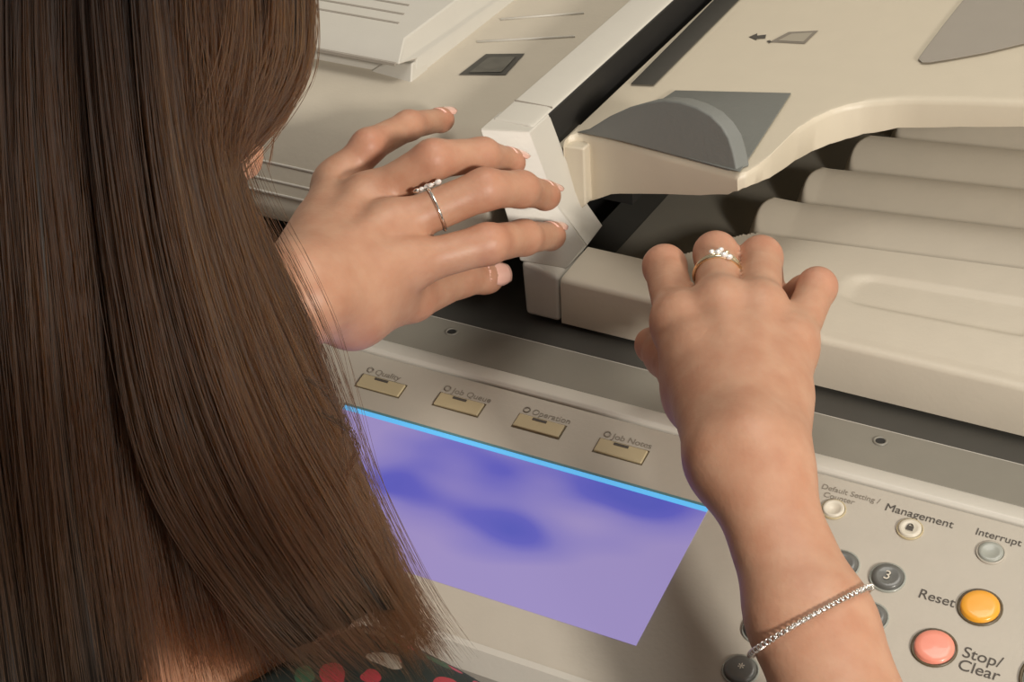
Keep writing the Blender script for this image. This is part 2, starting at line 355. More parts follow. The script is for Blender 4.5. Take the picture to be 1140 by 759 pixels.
# hinge nub at the left end
TSUB(extr('hinge_nub', [PY(*q, .043) for q in ((596, 152), (603, 153), (612, 166), (630, 163), (650, 166), (652, 229), (644, 236), (622, 230), (611, 196))], (0, .03, 0), MT['cream'], bev=.0012))
# dark strip and recess edges on the tray
def quad_on_tray(name, pts, h, m, bev=0): 
    return TSUB(prism(name, [PT(*p, -.002) for p in pts], [PT(*p, h) for p in pts], m, bev=bev))
quad_on_tray('dark_strip', [(702, 94), (728, 95), (838, -15), (808, -13)], .0012, MT['dark'], .0004)
# big grey inset panel top right
pts = [(1022, 66), (1030, 55), (1052, 26), (1076, -4), (1100, -36), (1260, -40), (1240, 20), (1190, 38), (1140, 49), (1098, 59), (1060, 66), (1035, 70), (1026, 70)]
quad_on_tray('inset_panel', pts, .0014, MT['inset'], .0005)
# paper guide: base plate on the tray and upright arc plate
base = [(752, 101), (881, 104), (824, 192), (800, 186), (742, 170), (700, 135)]
guide = quad_on_tray('paper_guide', base, .0016, MT['slate'], .0005)
arc = [(640, 148), (652, 146), (678, 130), (700, 120), (720, 114.5), (738, 112), (757, 114), (775, 120), (791, 129), (803, 141), (811, 154), (816, 170), (820, 190), (810, 191), (742, 172), (690, 158)]
gp0 = PT(648, 150); gp1 = PT(818, 192); gd = gp1 - gp0; gn = np.cross(gd, (0, 0, 1.)); gn /= np.linalg.norm(gn); lean = np.array([0, .35, 1.]); lean /= np.linalg.norm(lean); pn = np.cross(gd, lean); pn /= np.linalg.norm(pn)
if pn[1] > 0: pn = -pn
fr = [PL(x, y, gp0 - np.array([0, .0005, 0]), pn) for x, y in arc]
o = prism('guide_fin', fr, [p + np.array([.004, .0075, -.0005]) for p in fr], MT['slate'], bev=.0012); TSUB(o)
# paper feed symbol
quad_on_tray('paper_symbol', [(857, 47), (878, 36), (911, 34.5), (896, 49)], .0004, MT['inkg'])
quad_on_tray('paper_symbol', [(866, 45.5), (881, 38), (905, 36.5), (894, 47)], .0006, mat('symbol_fill', (.36, .32, .25), .6))
quad_on_tray('arrow_symbol', [(834, 41.5), (843, 37.5), (843, 40), (853, 39), (852, 43), (843, 43.5), (842, 45)], .0004, MT['ink'])
quad_on_tray('arrow_symbol', [(854, 46), (857, 45), (859, 47), (856, 48.5)], .0004, MT['ink'])

# left feeder cover
ZC = .075
K = PZ(479, 74, ZC); K2 = PZ(481, 97, ZC)
xw = K[0]; yf = K2[1]
cov = [( .0, .022), (-.002, .030), (.004, .040), (.030, .066), (.045, .0735), (.058, ZC), (.46, ZC), (.46, .02)]
lc = C(extr('feeder_cover', [(XL + .01, y, z) for y, z in cov], (XB1 + .002 - XL - .01, 0, 0), MT['trayin'], bev=.004))
SL_O = np.array([0, .004, .040]); SL_N = np.cross((1, 0, 0), np.array([0, .026, .026])); SL_N = SL_N / np.linalg.norm(SL_N)
for (a, b_) in (((250, 167), (380, 199)), ((250, 187), (372, 217)), ((250, 202), (352, 227))):
    p, q = PL(*a, SL_O, SL_N), PL(*b_, SL_O, SL_N); p[0] = XL + .03; p[1:] = (p[1:] * 0 + q[1:])
    S(tube('cover_rib', [p, q], .0009, MT['white'], sides=6), lc)
# raised block with its top label area
top1 = PZ(467, 46, ZC + .022); 
ysm = PZ(470, 77, ZC + .012)[1]; yt = PZ(467, 46, ZC + .021)[1]
secR = [(xw, yf + .006, ZC - .001), (xw, yf + .010, ZC + .010), (xw - .004, ysm, ZC + .0115), (xw - .004, ysm + .0015, ZC + .0135), (xw - .008, yt, ZC + .021), (xw - .008, .45, ZC + .021), (xw, .45, ZC - .001)]
secL = [(XL + .01, p[1], p[2]) for p in secR]
C(prism('raised_lid', secL, secR, MT['white'], bev=.0012))
lid = bpy.data.objects['raised_lid']
S(prism('lid_foot', [(xw - .03, yf + .004, ZC - .001), (xw + .001, yf, ZC - .001), (xw + .001, yf + .02, ZC - .001), (xw - .03, yf + .02, ZC - .001)], [(xw - .022, yf + .008, ZC + .005), (xw - .001, yf + .006, ZC + .009), (xw - .001, yf + .02, ZC + .009), (xw - .022, yf + .02, ZC + .005)], MT['white'], bev=.001), lid)
tag(S(box('lid_seam', (XL + .012, ysm - .0010, ZC + .0108), (xw - .006, ysm + .0012, ZC + .0126), MT['inset']), lid), 'thin dark seam line along the lid front')
for k in range(4):
    yy = yt + .016 + .0125 * k
    S(box('lid_rib', (XL + .02, yy, ZC + .0205), (xw - .022 - .004 * k, yy + .0016, ZC + .0215), MT['inset']), lid)
# dark window and ribs in the recess
q = [(511, 83.5), (541, 60.5), (584, 60), (563, 83.5)]
S(prism('dark_window', [PZ(*p, ZC - .001) for p in q], [PZ(*p, ZC + .0006) for p in q], MT['dark']), lc)
q = [(522, 81), (544, 64), (574, 63.5), (558, 80.5)]
S(prism('window_glass', [PZ(*p, ZC) for p in q], [PZ(*p, ZC + .0010) for p in q], mat('smoked_glass', (.09, .085, .07), .12, noise=.5, nscale=120)), lc)
for a, b_ in (((531, 47), (640, 41)), ((557, 22), (650, 15))):
    p, q = PZ(*a, ZC + .0005), PZ(*b_, ZC + .0005); S(tube('recess_rib', [p, q], .0008, MT['white'], sides=6), lc)

# ================================================================== the person
def rc(p, a, b, ra, rb):
    """round cone distance (capsule with linearly varying radius)"""
    a = np.asarray(a, np.float32); b = np.asarray(b, np.float32); ba = b - a; L2 = float(ba @ ba)
    t = np.clip((p - a) @ ba / L2, 0, 1); d = p - a - t[:, None] * ba
    return np.sqrt((d * d).sum(1)) - (ra + (rb - ra) * t)
def ell(p, c, axes, rad):
    q = (p - np.asarray(c, np.float32)) @ np.asarray(axes, np.float32).T / np.asarray(rad, np.float32)
    k0 = np.sqrt((q * q).sum(1)); k1 = np.sqrt(((q / np.asarray(rad, np.float32)) ** 2).sum(1)) + 1e-9
    return k0 * (k0 - 1) / k1
def smin(a, b, k):
    h = np.maximum(k - np.abs(a - b), 0) / k; return np.minimum(a, b) - h * h * k * .25

nrm = lambda v: np.asarray(v, float) / np.linalg.norm(v)
HL = dict(
    index=[(450, 297, .077), (543, 272, .080), (583, 265, .069), (613, 263, .054)],
    middle=[(432, 256, .088), (540, 211, .100), (580, 211, .091), (607, 218, .076)],
    ring=[(405, 226, .090), (482, 178, .111), (537, 173, .104), (568, 181, .090)],
    pinky=[(374, 208, .086), (410, 163, .103), (455, 140, .099), (491, 134, .087)],
    thumb=[(392, 347, .066), (458, 332, .052), (510, 309, .044), (541, 309, .037)])
RLf = dict(index=(.0102, .0096, .0085, .0069), middle=(.0104, .0098, .0087, .0070), ring=(.0101, .0095, .0083, .0068), pinky=(.0093, .0085, .0074, .0061), thumb=(.0145, .0115, .0102, .0080))
HLj = {k: [PZ(*q) for q in v] for k, v in HL.items()}
WL = PZ(334, 322, .088); 
HR = dict(index=[(757, 362, .084), (740, 297, .082)], middle=[(802, 346, .090), (797, 283, .088)], ring=[(846, 350, .088), (847, 287, .086)], pinky=[(880, 388, .080), (910, 320, .083)])
HRj = {k: [PZ(*q) for q in v] for k, v in HR.items()}
for k, (d1, d2) in dict(index=((.001, .010, -.024), (.001, .002, -.018)), middle=((0, .011, -.027), (0, .003, -.020)), ring=((0, .011, -.026), (0, .003, -.019)), pinky=((-.010, .012, -.012), (-.012, .004, -.010))).items():
    HRj[k].append(HRj[k][-1] + np.array(d1)); HRj[k].append(HRj[k][-1] + np.array(d2))
HRj['thumb'] = [PZ(785, 440, .066), PZ(762, 415, .048), PZ(742, 396, .042), PZ(727, 385, .038)]
WR = PZ(832, 508, .080)
BRp = PZ(903, 690, .052)                    # forearm axis at the bracelet
ER = WR + nrm(BRp - WR) * .225 + np.array([0, 0, -.012])   # right elbow
SR = PD(380, 895, .64); 
SLp = SR + np.array([-.31, .07, .01])
EL = WL + np.array([-.14, -.17, -.10])
NB = (SR + SLp) / 2 + np.array([0, .0, .055])
HC = PD(44, 18, .648)
cf = nrm(np.array([.55, .45, .70])); HF = cf[0] * r_ + cf[1] * d_ + cf[2] * f_
HU = nrm(np.array([0, 0, 1.]) - HF * HF[2]); HS = np.cross(HF, HU)      # facing, up, right side of the head
HIP = np.array([SR[0] - .13, SR[1] - .22, -.50])
CHEST = (SR + SLp) / 2 + np.array([0, -.03, -.13])
WAIST = CHEST * .45 + HIP * .55
print('SR', SR, 'NB', NB, 'HC', HC, 'ER', ER, 'up arm', np.linalg.norm(SR - ER), 'fore', np.linalg.norm(ER - WR), 'EL', EL, np.linalg.norm(SLp - EL), 'facing', HF)
sideax = nrm(SR - SLp)
def hand_prims(J, W, Eb, sign):
    """palm cones; returns list of (a, b, ra, rb)"""
    out = []; dirs = nrm((J['middle'][0] + J['ring'][0]) / 2 - W); lat = nrm(J['index'][0] - J['pinky'][0]); n = np.cross(dirs, lat) * sign; n = nrm(n)
    for k, off, r0 in (('index', .010, .0135), ('middle', .004, .0140), ('ring', -.004, .0138), ('pinky', -.010, .0130)):
        out.append((W + lat * off * .8 - n * .001, J[k][0], r0 * .98, RLf[k][0] * 1.04))
        out.append((W + lat * off * .8 - n * .005, J[k][0] * .85 + W * .15 - n * .007, r0 * .9, .0105))
    for k in ('index', 'middle', 'ring', 'pinky'):      # knuckle and tendon
        out.append((J[k][0] + n * .0022, J[k][0] + n * .0022 + dirs * .002, RLf[k][0] * .9, RLf[k][0] * .88)); out.append((J[k][0] + n * .0060, W + n * .0085, .0050, .0050))
    out.append((W + lat * .006 - n * .005, J['thumb'][0], .0130, .0145)); out.append((J['thumb'][0], J['index'][0] * .75 + W * .25, .012, .0105))
    out.append((J['pinky'][0] * .6 + W * .4 - n * .006 - lat * .003, W - lat * .008, .0120, .0125))
    return out, n, lat, dirs
pL, nL, lL, dL = hand_prims(HLj, WL, EL, -1)
if nL[2] < 0: pL, nL, lL, dL = hand_prims(HLj, WL, EL, 1)
pR, nR, lR, dR = hand_prims(HRj, WR, ER, 1)
if nR[2] < 0: pR, nR, lR, dR = hand_prims(HRj, WR, ER, -1)
# forearms: two bones side by side
def forearm(W, B, E, lat, r):
    return [(W + lat * .0065, B + lat * .0075, .0118, r), (W - lat * .0065, B - lat * .0075, .0115, r), (B + lat * .0075, E + lat * .006, r, .0285), (B - lat * .0075, E - lat * .006, r, .0280)]
latR = nrm(lR - dR * (lR @ dR)); latL = nrm(lL - dL * (lL @ dL))
armR = forearm(WR, BRp, ER, latR, .0142) + [(ER, SR + np.array([.0, 0, -.01]), .034, .046)]
armL = forearm(WL, WL * .6 + EL * .4, EL, latL, .0185) + [(EL, SLp, .036, .046)]
def torso(p):
    d = ell(p, CHEST, (sideax, nrm(np.cross((0, 0, 1), sideax)), (0, 0, 1)), (.165, .105, .17))
    d = smin(d, rc(p, WAIST + sideax * .05, CHEST + sideax * .05, .105, .09), .08); d = smin(d, rc(p, WAIST - sideax * .05, CHEST - sideax * .05, .105, .09), .08)
    d = smin(d, rc(p, HIP + sideax * .07, WAIST + sideax * .04, .12, .10), .09); d = smin(d, rc(p, HIP - sideax * .07, WAIST - sideax * .04, .12, .10), .09)
    d = smin(d, rc(p, NB + np.array([0, 0, -.03]), SR, .042, .047), .06); d = smin(d, rc(p, NB + np.array([0, 0, -.03]), SLp, .042, .047), .06)
    return d
LEGS = []
for s in (1, -1):
    hp = HIP + sideax * .085 * s; kn = np.array([hp[0] + .01 * s, hp[1] + .06, FLOOR + .47 + .0]); an = np.array([hp[0] + .015 * s, hp[1] + .02, FLOOR + .08])
    LEGS += [(hp, kn, .095, .055), (kn, an, .052, .034), (an + np.array([0, -.02, -.045]), an + np.array([0, .13, -.055]), .032, .022)]
def head(p):
    ax = (HS, HF, HU)
    d = ell(p, HC + HU * .012 - HF * .020, ax, (.068, .083, .087))
    d = smin(d, ell(p, HC + HF * .030 - HU * .035, ax, (.066, .062, .080)), .03)       # face
    d = smin(d, ell(p, HC + HF * .058 - HU * .092, ax, (.024, .020, .018)), .035)      # chin
    d = smin(d, rc(p, HC + HF * .062 - HU * .050 , HC + HF * .086 + HU * 0 - HU * .012, .010, .008), .012) if False else d
    d = smin(d, rc(p, HC + HF * .086 + HU * .010, HC + HF * .104 - HU * .030, .008, .011), .012)   # nose
    for s in (-1, 1):
        d = smin(d, ell(p, HC + HF * .066 + HS * .040 * s - HU * .030, ax, (.020, .018, .018)), .02)   # cheeks
        d = np.maximum(d, -smin(ell(p, HC + HF * .096 + HS * .033 * s + HU * .006, ax, (.017, .012, .010)), np.float32(1), .001))
        d = smin(d, ell(p, HC + HF * .080 + HS * .032 * s + HU * .005, ax, (.013, .012, .012)), .003)  # eyeballs / lids
        d = smin(d, ell(p, HC + HS * .076 * s - HF * .008 - HU * .01, ax, (.008, .018, .032)), .006)   # ears
    d = smin(d, rc(p, HC + HF * .087 - HU * .058 - HS * .018, HC + HF * .087 - HU * .058 + HS * .018, .006, .006), .006)   # lips
    d = smin(d, rc(p, HC + HF * .086 - HU * .067 - HS * .012, HC + HF * .086 - HU * .067 + HS * .012, .0055, .0055), .004)
    d = smin(d, rc(p, HC - HU * .06 - HF * .015, NB, .046, .052), .03)                   # neck
    return d
def armset(p):
    d = None
    for prims in (armR, armL):
        e_ = None
        for a, b_, ra, rb in prims:
            q = rc(p, a, b_, ra, rb); e_ = q if e_ is None else smin(e_, q, .014)
        d = e_ if d is None else np.minimum(d, e_)
    return d
def palms(p):
    d = None
    for prims in (pL, pR):
        e_ = None
        for a, b_, ra, rb in prims:
            q = rc(p, a, b_, ra, rb); e_ = q if e_ is None else smin(e_, q, .009)
        d = e_ if d is None else np.minimum(d, e_)
    return d
def fingers(J):
    out = []
    for k, j in J.items():
        r = RLf[k]; ch = []
        for i in range(3): ch.append((j[i], j[i + 1], r[i], r[i + 1]))
        m = (j[1] - j[0]) * .5 + j[0]
        ch.append((j[3], j[3] + nrm(j[3] - j[2]) * .002, r[3], r[3] * .93))
        out.append((k, ch))
    return out
FING = fingers(HLj) + fingers(HRj)
def chain(p, ch, k=.004):
    d = None
    for a, b_, ra, rb in ch:
        q = rc(p, a, b_, ra, rb); d = q if d is None else smin(d, q, k)
    return d
FC = []
for k, ch in FING:
    pts = np.array([c[0] for c in ch] + [ch[-1][1]]); FC.append((pts.mean(0), np.linalg.norm(pts - pts.mean(0), axis=1).max() + .05))
def base_sdf(p):
    d = smin(torso(p), armset(p), .035); d = smin(d, head(p), .03)
    e_ = None
    for a, b_, ra, rb in LEGS:
        q = rc(p, a, b_, ra, rb); e_ = q if e_ is None else smin(e_, q, .03)
    d = smin(d, e_, .05); return smin(d, palms(p), .018)
def body_sdf(p):
    p = np.asarray(p, np.float32); d = base_sdf(p); out = d.copy()
    for (k, ch), (c, R) in zip(FING, FC):
        m = ((p - c.astype(np.float32)) ** 2).sum(1) < R * R
        if m.any():
            q = chain(p[m], ch); out[m] = np.minimum(out[m], smin(d[m], q, .009 if k != 'thumb' else .014))
    return out
def chunked(fn, p, n=400000):
    return np.concatenate([fn(p[i:i + n]) for i in range(0, len(p), n)]) if len(p) else np.zeros(0, np.float32)
def surface(fn, gx, gy, gz, newton=2):
    """sparse surface nets over a rectilinear grid"""
    NX, NY, NZ = len(gx), len(gy), len(gz); B = 8
    bx = list(range(0, NX - 1, B)); by = list(range(0, NY - 1, B)); bz = list(range(0, NZ - 1, B))
    cx = [(gx[i] + gx[min(i + B, NX - 1)]) / 2 for i in bx]; hx = [(gx[min(i + B, NX - 1)] - gx[i]) / 2 for i in bx]
    cy_ = [(gy[i] + gy[min(i + B, NY - 1)]) / 2 for i in by]; hy = [(gy[min(i + B, NY - 1)] - gy[i]) / 2 for i in by]
    cz = [(gz[i] + gz[min(i + B, NZ - 1)]) / 2 for i in bz]; hz = [(gz[min(i + B, NZ - 1)] - gz[i]) / 2 for i in bz]
    P = np.stack(np.meshgrid(cx, cy_, cz, indexing='ij'), -1).reshape(-1, 3).astype(np.float32)
    H = np.stack(np.meshgrid(hx, hy, hz, indexing='ij'), -1).reshape(-1, 3)
    D = chunked(fn, P); act = np.abs(D) < np.linalg.norm(H, axis=1) * 1.25 + .004
    act = act.reshape(len(bx), len(by), len(bz)); sgn = np.where(D < 0, -1., 1.).reshape(act.shape).astype(np.float32)
    V = np.repeat(np.repeat(np.repeat(sgn, B, 0), B, 1), B, 2)[:NX, :NY, :NZ]
    V = np.pad(V, [(0, NX - V.shape[0]), (0, NY - V.shape[1]), (0, NZ - V.shape[2])], mode='edge')
    mask = np.zeros((NX, NY, NZ), bool)
    for i, j, k in np.argwhere(act): mask[i * B:i * B + B + 1, j * B:j * B + B + 1, k * B:k * B + B + 1] = True
    idx = np.argwhere(mask); pts = np.stack([gx[idx[:, 0]], gy[idx[:, 1]], gz[idx[:, 2]]], 1).astype(np.float32)
    V[mask] = chunked(fn, pts)
    s = V < 0
    cells = np.zeros((NX - 1, NY - 1, NZ - 1), np.int8)
    for a in (0, 1):
        for b_ in (0, 1):
            for c in (0, 1): cells += s[a:NX - 1 + a, b_:NY - 1 + b_, c:NZ - 1 + c]
    ac = np.argwhere((cells > 0) & (cells < 8)); ids = -np.ones(cells.shape, np.int32); ids[tuple(ac.T)] = np.arange(len(ac))
    acc = np.zeros((len(ac), 3)); cnt = np.zeros(len(ac)); G = (gx, gy, gz)
    for ax in range(3):
        o1, o2 = [q for q in range(3) if q != ax]
        for u in (0, 1):
            for v_ in (0, 1):
                i0 = ac.copy(); i0[:, o1] += u; i0[:, o2] += v_; i1 = i0.copy(); i1[:, ax] += 1
                a = V[tuple(i0.T)]; b_ = V[tuple(i1.T)]; m = (a < 0) != (b_ < 0); t = np.where(m, a / np.where(m, a - b_, 1), 0)
                p = np.stack([G[q][i0[:, q]] for q in range(3)], 1); p[:, ax] += t * (G[ax][i1[:, ax]] - G[ax][i0[:, ax]])
                acc[m] += p[m]; cnt[m] += 1
    vert = acc / cnt[:, None]
    faces = []
    for ax in range(3):
        o1, o2 = (ax + 1) % 3, (ax + 2) % 3
        sl0 = [slice(None)] * 3; sl1 = [slice(None)] * 3; sl0[ax] = slice(0, -1); sl1[ax] = slice(1, None)
        e0, e1 = s[tuple(sl0)], s[tuple(sl1)]; ch = np.argwhere(e0 != e1)
        ch = ch[(ch[:, o1] > 0) & (ch[:, o2] > 0) & (ch[:, o1] < (NX, NY, NZ)[o1] - 1) & (ch[:, o2] < (NX, NY, NZ)[o2] - 1)]
        q = []
        for du, dv in ((1, 1), (0, 1), (0, 0), (1, 0)):
            c = ch.copy(); c[:, o1] -= du; c[:, o2] -= dv; q.append(ids[tuple(c.T)])
        q = np.stack(q, 1); flip = ~e0[tuple(ch.T)]; q[flip] = q[flip][:, ::-1]; faces.append(q)
    faces = np.concatenate(faces); faces = faces[(faces >= 0).all(1)]
    for _ in range(newton):
        e_ = .0006; p = vert.astype(np.float32); d = chunked(fn, p); g = np.zeros_like(vert)
        for a in range(3):
            o_ = np.zeros(3, np.float32); o_[a] = e_; g[:, a] = (chunked(fn, p + o_) - chunked(fn, p - o_)) / (2 * e_)
        gl = np.maximum((g * g).sum(1), .25); vert = vert - np.clip(d, -.002, .002)[:, None] * g / gl[:, None]
    ed = np.concatenate([faces[:, [0, 1]], faces[:, [1, 2]], faces[:, [2, 3]], faces[:, [3, 0]]]); deg = np.bincount(ed.ravel(), minlength=len(vert)).astype(float)
    for _ in range(2):
        a = np.stack([np.bincount(ed[:, 0], vert[ed[:, 1], q], len(vert)) + np.bincount(ed[:, 1], vert[ed[:, 0], q], len(vert)) for q in range(3)], 1)
        vert = vert * .45 + .55 * a / np.maximum(deg, 1)[:, None]
    return vert, faces
def fastmesh(name, v, f):
    me = bpy.data.meshes.new(name); me.vertices.add(len(v)); me.vertices.foreach_set('co', np.ascontiguousarray(v, np.float32).ravel())
    me.loops.add(f.size); me.loops.foreach_set('vertex_index', f.astype(np.int32).ravel()); me.polygons.add(len(f))
    me.polygons.foreach_set('loop_start', np.arange(0, f.size, 4, dtype=np.int32)); me.polygons.foreach_set('loop_total', np.full(len(f), 4, np.int32))
    me.polygons.foreach_set('use_smooth', np.ones(len(f), bool)); me.update(calc_edges=True); me.validate(); return me
def grid(lo, hi, fine, step, big):
    """coordinates from lo to hi, step inside the fine range, big outside"""
    a = np.arange(fine[0], lo - big, -big)[::-1]; b_ = np.arange(fine[0] + step, fine[1], step); c = np.arange(fine[1], hi + big, big)
    return np.concatenate([a, b_, c])
allj = np.array([q for J in (HLj, HRj) for v_ in J.values() for q in v_] + [WL, WR])
lo, hi = allj.min(0) - .02, allj.max(0) + .02
G_ = (grid(SLp[0] - .12, .40, (lo[0], hi[0]), .0016, .006), grid(HIP[1] - .20, hi[1] + .03, (lo[1], hi[1]), .0016, .006), grid(FLOOR - .03, HC[2] + .18, (lo[2], hi[2]), .0016, .007))
bv, bf = surface(body_sdf, *G_)
print('body', len(bv), len(bf), [len(g) for g in G_])
pm = fastmesh('person', bv, bf)
# skin colour: pinker over knuckles and finger tips
colr = np.tile(np.array([.48, .268, .172], np.float32), (len(bv), 1)); red = np.array([.52, .195, .13]); 
def blend(c, rad, amt, target):
    d = np.linalg.norm(bv - c, axis=1); w_ = np.clip(1 - d / rad, 0, 1) ** 1.2 * amt; colr[:] = colr * (1 - w_[:, None]) + target * w_[:, None]
for J in (HLj, HRj):
    for k, j in J.items():
        for i, a in ((0, .35), (1, .6), (2, .3), (3, .65)): blend(j[i], .016 if i < 3 else .013, a, red)
blend(HC + HF * .089 - HU * .062, .018, .8, np.array([.55, .16, .13]))
for s in (-1, 1): blend(HC + HF * .094 + HS * .032 * s + HU * .005, .009, .9, np.array([.05, .03, .02]))
ca = pm.color_attributes.new('skin', 'FLOAT_COLOR', 'POINT'); ca.data.foreach_set('color', np.concatenate([colr, np.ones((len(bv), 1), np.float32)], 1).astype(np.float32).ravel())
sk = bpy.data.materials.new('skin'); sk.use_nodes = True; nt = sk.node_tree; b = nt.nodes['Principled BSDF']
at = nt.nodes.new('ShaderNodeAttribute'); at.attribute_name = 'skin'; tc = nt.nodes.new('ShaderNodeTexCoord')
no = nt.nodes.new('ShaderNodeTexNoise'); no.inputs['Scale'].default_value = 85; no.inputs['Detail'].default_value = 6; nt.links.new(tc.outputs['Object'], no.inputs['Vector'])
mx = nt.nodes.new('ShaderNodeMix'); mx.data_type = 'RGBA'; mx.blend_type = 'MULTIPLY'; mx.inputs['Factor'].default_value = .55
cr = nt.nodes.new('ShaderNodeValToRGB'); cr.color_ramp.elements[0].position = .3; cr.color_ramp.elements[0].color = (.80, .62, .55, 1); cr.color_ramp.elements[1].position = .65; cr.color_ramp.elements[1].color = (1, 1, 1, 1)
nt.links.new(no.outputs['Fac'], cr.inputs[0]); nt.links.new(at.outputs['Color'], mx.inputs['A']); nt.links.new(cr.outputs[0], mx.inputs['B']); nt.links.new(mx.outputs['Result'], b.inputs['Base Color'])
b.inputs['Roughness'].default_value = .48; b.inputs['Specular IOR Level'].default_value = .4; b.inputs['Subsurface Weight'].default_value = .18; b.inputs['Subsurface Radius'].default_value = (1, .35, .2); b.inputs['Subsurface Scale'].default_value = .006
n2 = nt.nodes.new('ShaderNodeTexNoise'); n2.inputs['Scale'].default_value = 420; n2.inputs['Detail'].default_value = 4; nt.links.new(tc.outputs['Object'], n2.inputs['Vector'])
bp = nt.nodes.new('ShaderNodeBump'); bp.inputs['Strength'].default_value = .25; bp.inputs['Distance'].default_value = .0006; nt.links.new(n2.outputs['Fac'], bp.inputs['Height']); nt.links.new(bp.outputs['Normal'], b.inputs['Normal'])
pm.materials.append(sk)
person = bpy.data.objects.new('person', pm); COL.objects.link(person)
tag(person, 'person with long brown hair and dark floral dress leaning over the copier', 'person')
# nails
def nail(J, k, n):
    j = J[k]; d = nrm(j[3] - j[2]); up = nrm(n - d * (n @ d)); s = np.cross(d, up); R = RLf[k][3] * 1.07; v = []; N = 8
    for i in range(N):
        t = i / (N - 1); wdt = (.86 if t < .75 else .86 - (t - .75) * 1.3) * (1 - .35 * (1 - t) ** 3)
        for q in range(N):
            th = (q / (N - 1) - .5) * 2 * wdt; rr = R * (1.0 - .10 * max(0, t - .55)); L = -.0050 + t * .0155 - .0012 * (abs(th)) ** 2 * (1 if t > .5 else -1)
            v.append(j[3] + d * L + rr * (math.cos(th) * up + math.sin(th) * s))
    f = [(a * N + c, (a + 1) * N + c, (a + 1) * N + c + 1, a * N + c + 1) for a in range(N - 1) for c in range(N - 1)]
    o = link('nail', fixn(mesh('nail', v, f)), MT['nail'], person, True)
    m = o.modifiers.new('thickness', 'SOLIDIFY'); m.thickness = .0006; m.offset = 0
for k in ('index', 'middle', 'ring', 'pinky'): nail(HLj, k, nL + np.array([.0, .0, .1]))
nail(HLj, 'thumb', nrm(nL + np.array([.5, -.7, .0])))
for k in ('index', 'middle', 'ring', 'pinky'): nail(HRj, k, np.array([0, 1., .2]))
# dress
def dress_sdf(p):
    p = np.asarray(p, np.float32); d = torso(p)
    for S_, E_ in ((SR, ER), (SLp, EL)): d = smin(d, rc(p, S_ + np.array([0, 0, -.01]), S_ * .62 + E_ * .38, .050, .049), .035)
    d = smin(d, rc(p, HIP, HIP + np.array([0, .02, -.36]), .16, .25), .08) - .006
    nk = np.linalg.norm(p - (NB + np.array([-.0, .02, .03])).astype(np.float32), axis=1) - .148
    d = np.maximum(d, -nk); d = np.maximum(d, (HIP[2] - .34) - p[:, 2]); return d
gx = np.arange(SLp[0] - .16, .36, .005); gy = np.arange(HIP[1] - .34, SR[1] + .30, .005); gz = np.arange(HIP[2] - .38, NB[2] + .12, .005)
dv, df = surface(dress_sdf, gx, gy, gz, 1); dm = fastmesh('dress', dv, df)
dmat = bpy.data.materials.new('floral_cotton'); dmat.use_nodes = True; nt = dmat.node_tree; b = nt.nodes['Principled BSDF']; b.inputs['Roughness'].default_value = .85
tc = nt.nodes.new('ShaderNodeTexCoord'); nz = nt.nodes.new('ShaderNodeTexNoise'); nz.inputs['Scale'].default_value = 40; nt.links.new(tc.outputs['Object'], nz.inputs['Vector'])
va = nt.nodes.new('ShaderNodeVectorMath'); va.operation = 'MULTIPLY_ADD'; va.inputs[1].default_value = (.016, .016, .016); nt.links.new(nz.outputs['Color'], va.inputs[0]); nt.links.new(tc.outputs['Object'], va.inputs[2])
vo = nt.nodes.new('ShaderNodeTexVoronoi'); vo.inputs['Scale'].default_value = 75; nt.links.new(va.outputs[0], vo.inputs['Vector'])
c1 = nt.nodes.new('ShaderNodeValToRGB'); c1.color_ramp.interpolation = 'CONSTANT'; e = c1.color_ramp.elements; e[0].position = 0; e[0].color = (1, 1, 1, 1); e[1].position = .42; e[1].color = (0, 0, 0, 1)
nt.links.new(vo.outputs['Distance'], c1.inputs[0])
sx = nt.nodes.new('ShaderNodeSeparateColor'); nt.links.new(vo.outputs['Color'], sx.inputs[0])
c2 = nt.nodes.new('ShaderNodeValToRGB'); c2.color_ramp.interpolation = 'CONSTANT'; e = c2.color_ramp.elements; e[0].color = (.30, .03, .04, 1); e[0].position = 0; e[1].position = .4; e[1].color = (.03, .09, .05, 1)
for ps, cc in ((.62, (.35, .06, .09, 1)), (.78, (.32, .29, .24, 1)), (.88, (.012, .02, .016, 1))): q = e.new(ps); q.color = cc
nt.links.new(sx.outputs[0], c2.inputs[0]); mx = nt.nodes.new('ShaderNodeMix'); mx.data_type = 'RGBA'; mx.inputs['A'].default_value = (.010, .017, .014, 1)
nt.links.new(c1.outputs[0], mx.inputs['Factor']); nt.links.new(c2.outputs[0], mx.inputs['B']); nt.links.new(mx.outputs['Result'], b.inputs['Base Color'])
dm.materials.append(dmat); dr = link('dress', dm, parent=person); dr['label'] = 'dark cotton dress printed with red and green flowers'
for s in (0, 3):
    an = LEGS[s + 1][1]
    shoe = [an + np.array([x * .034 * (1 - .3 * t), -.055 + t * .23, 0]) for x, t in ((-1, 0), (1, 0), (1.05, .35), (1.1, .7), (.6, 1), (-.6, 1), (-1.1, .7), (-1.05, .35))]
    o = prism('shoe', [(p[0], p[1], FLOOR) for p in shoe], [(p[0], p[1], FLOOR + .052 - .012 * (i in (3, 4, 5, 6))) for i, p in enumerate(shoe)], MT['shoe'], person, .012)

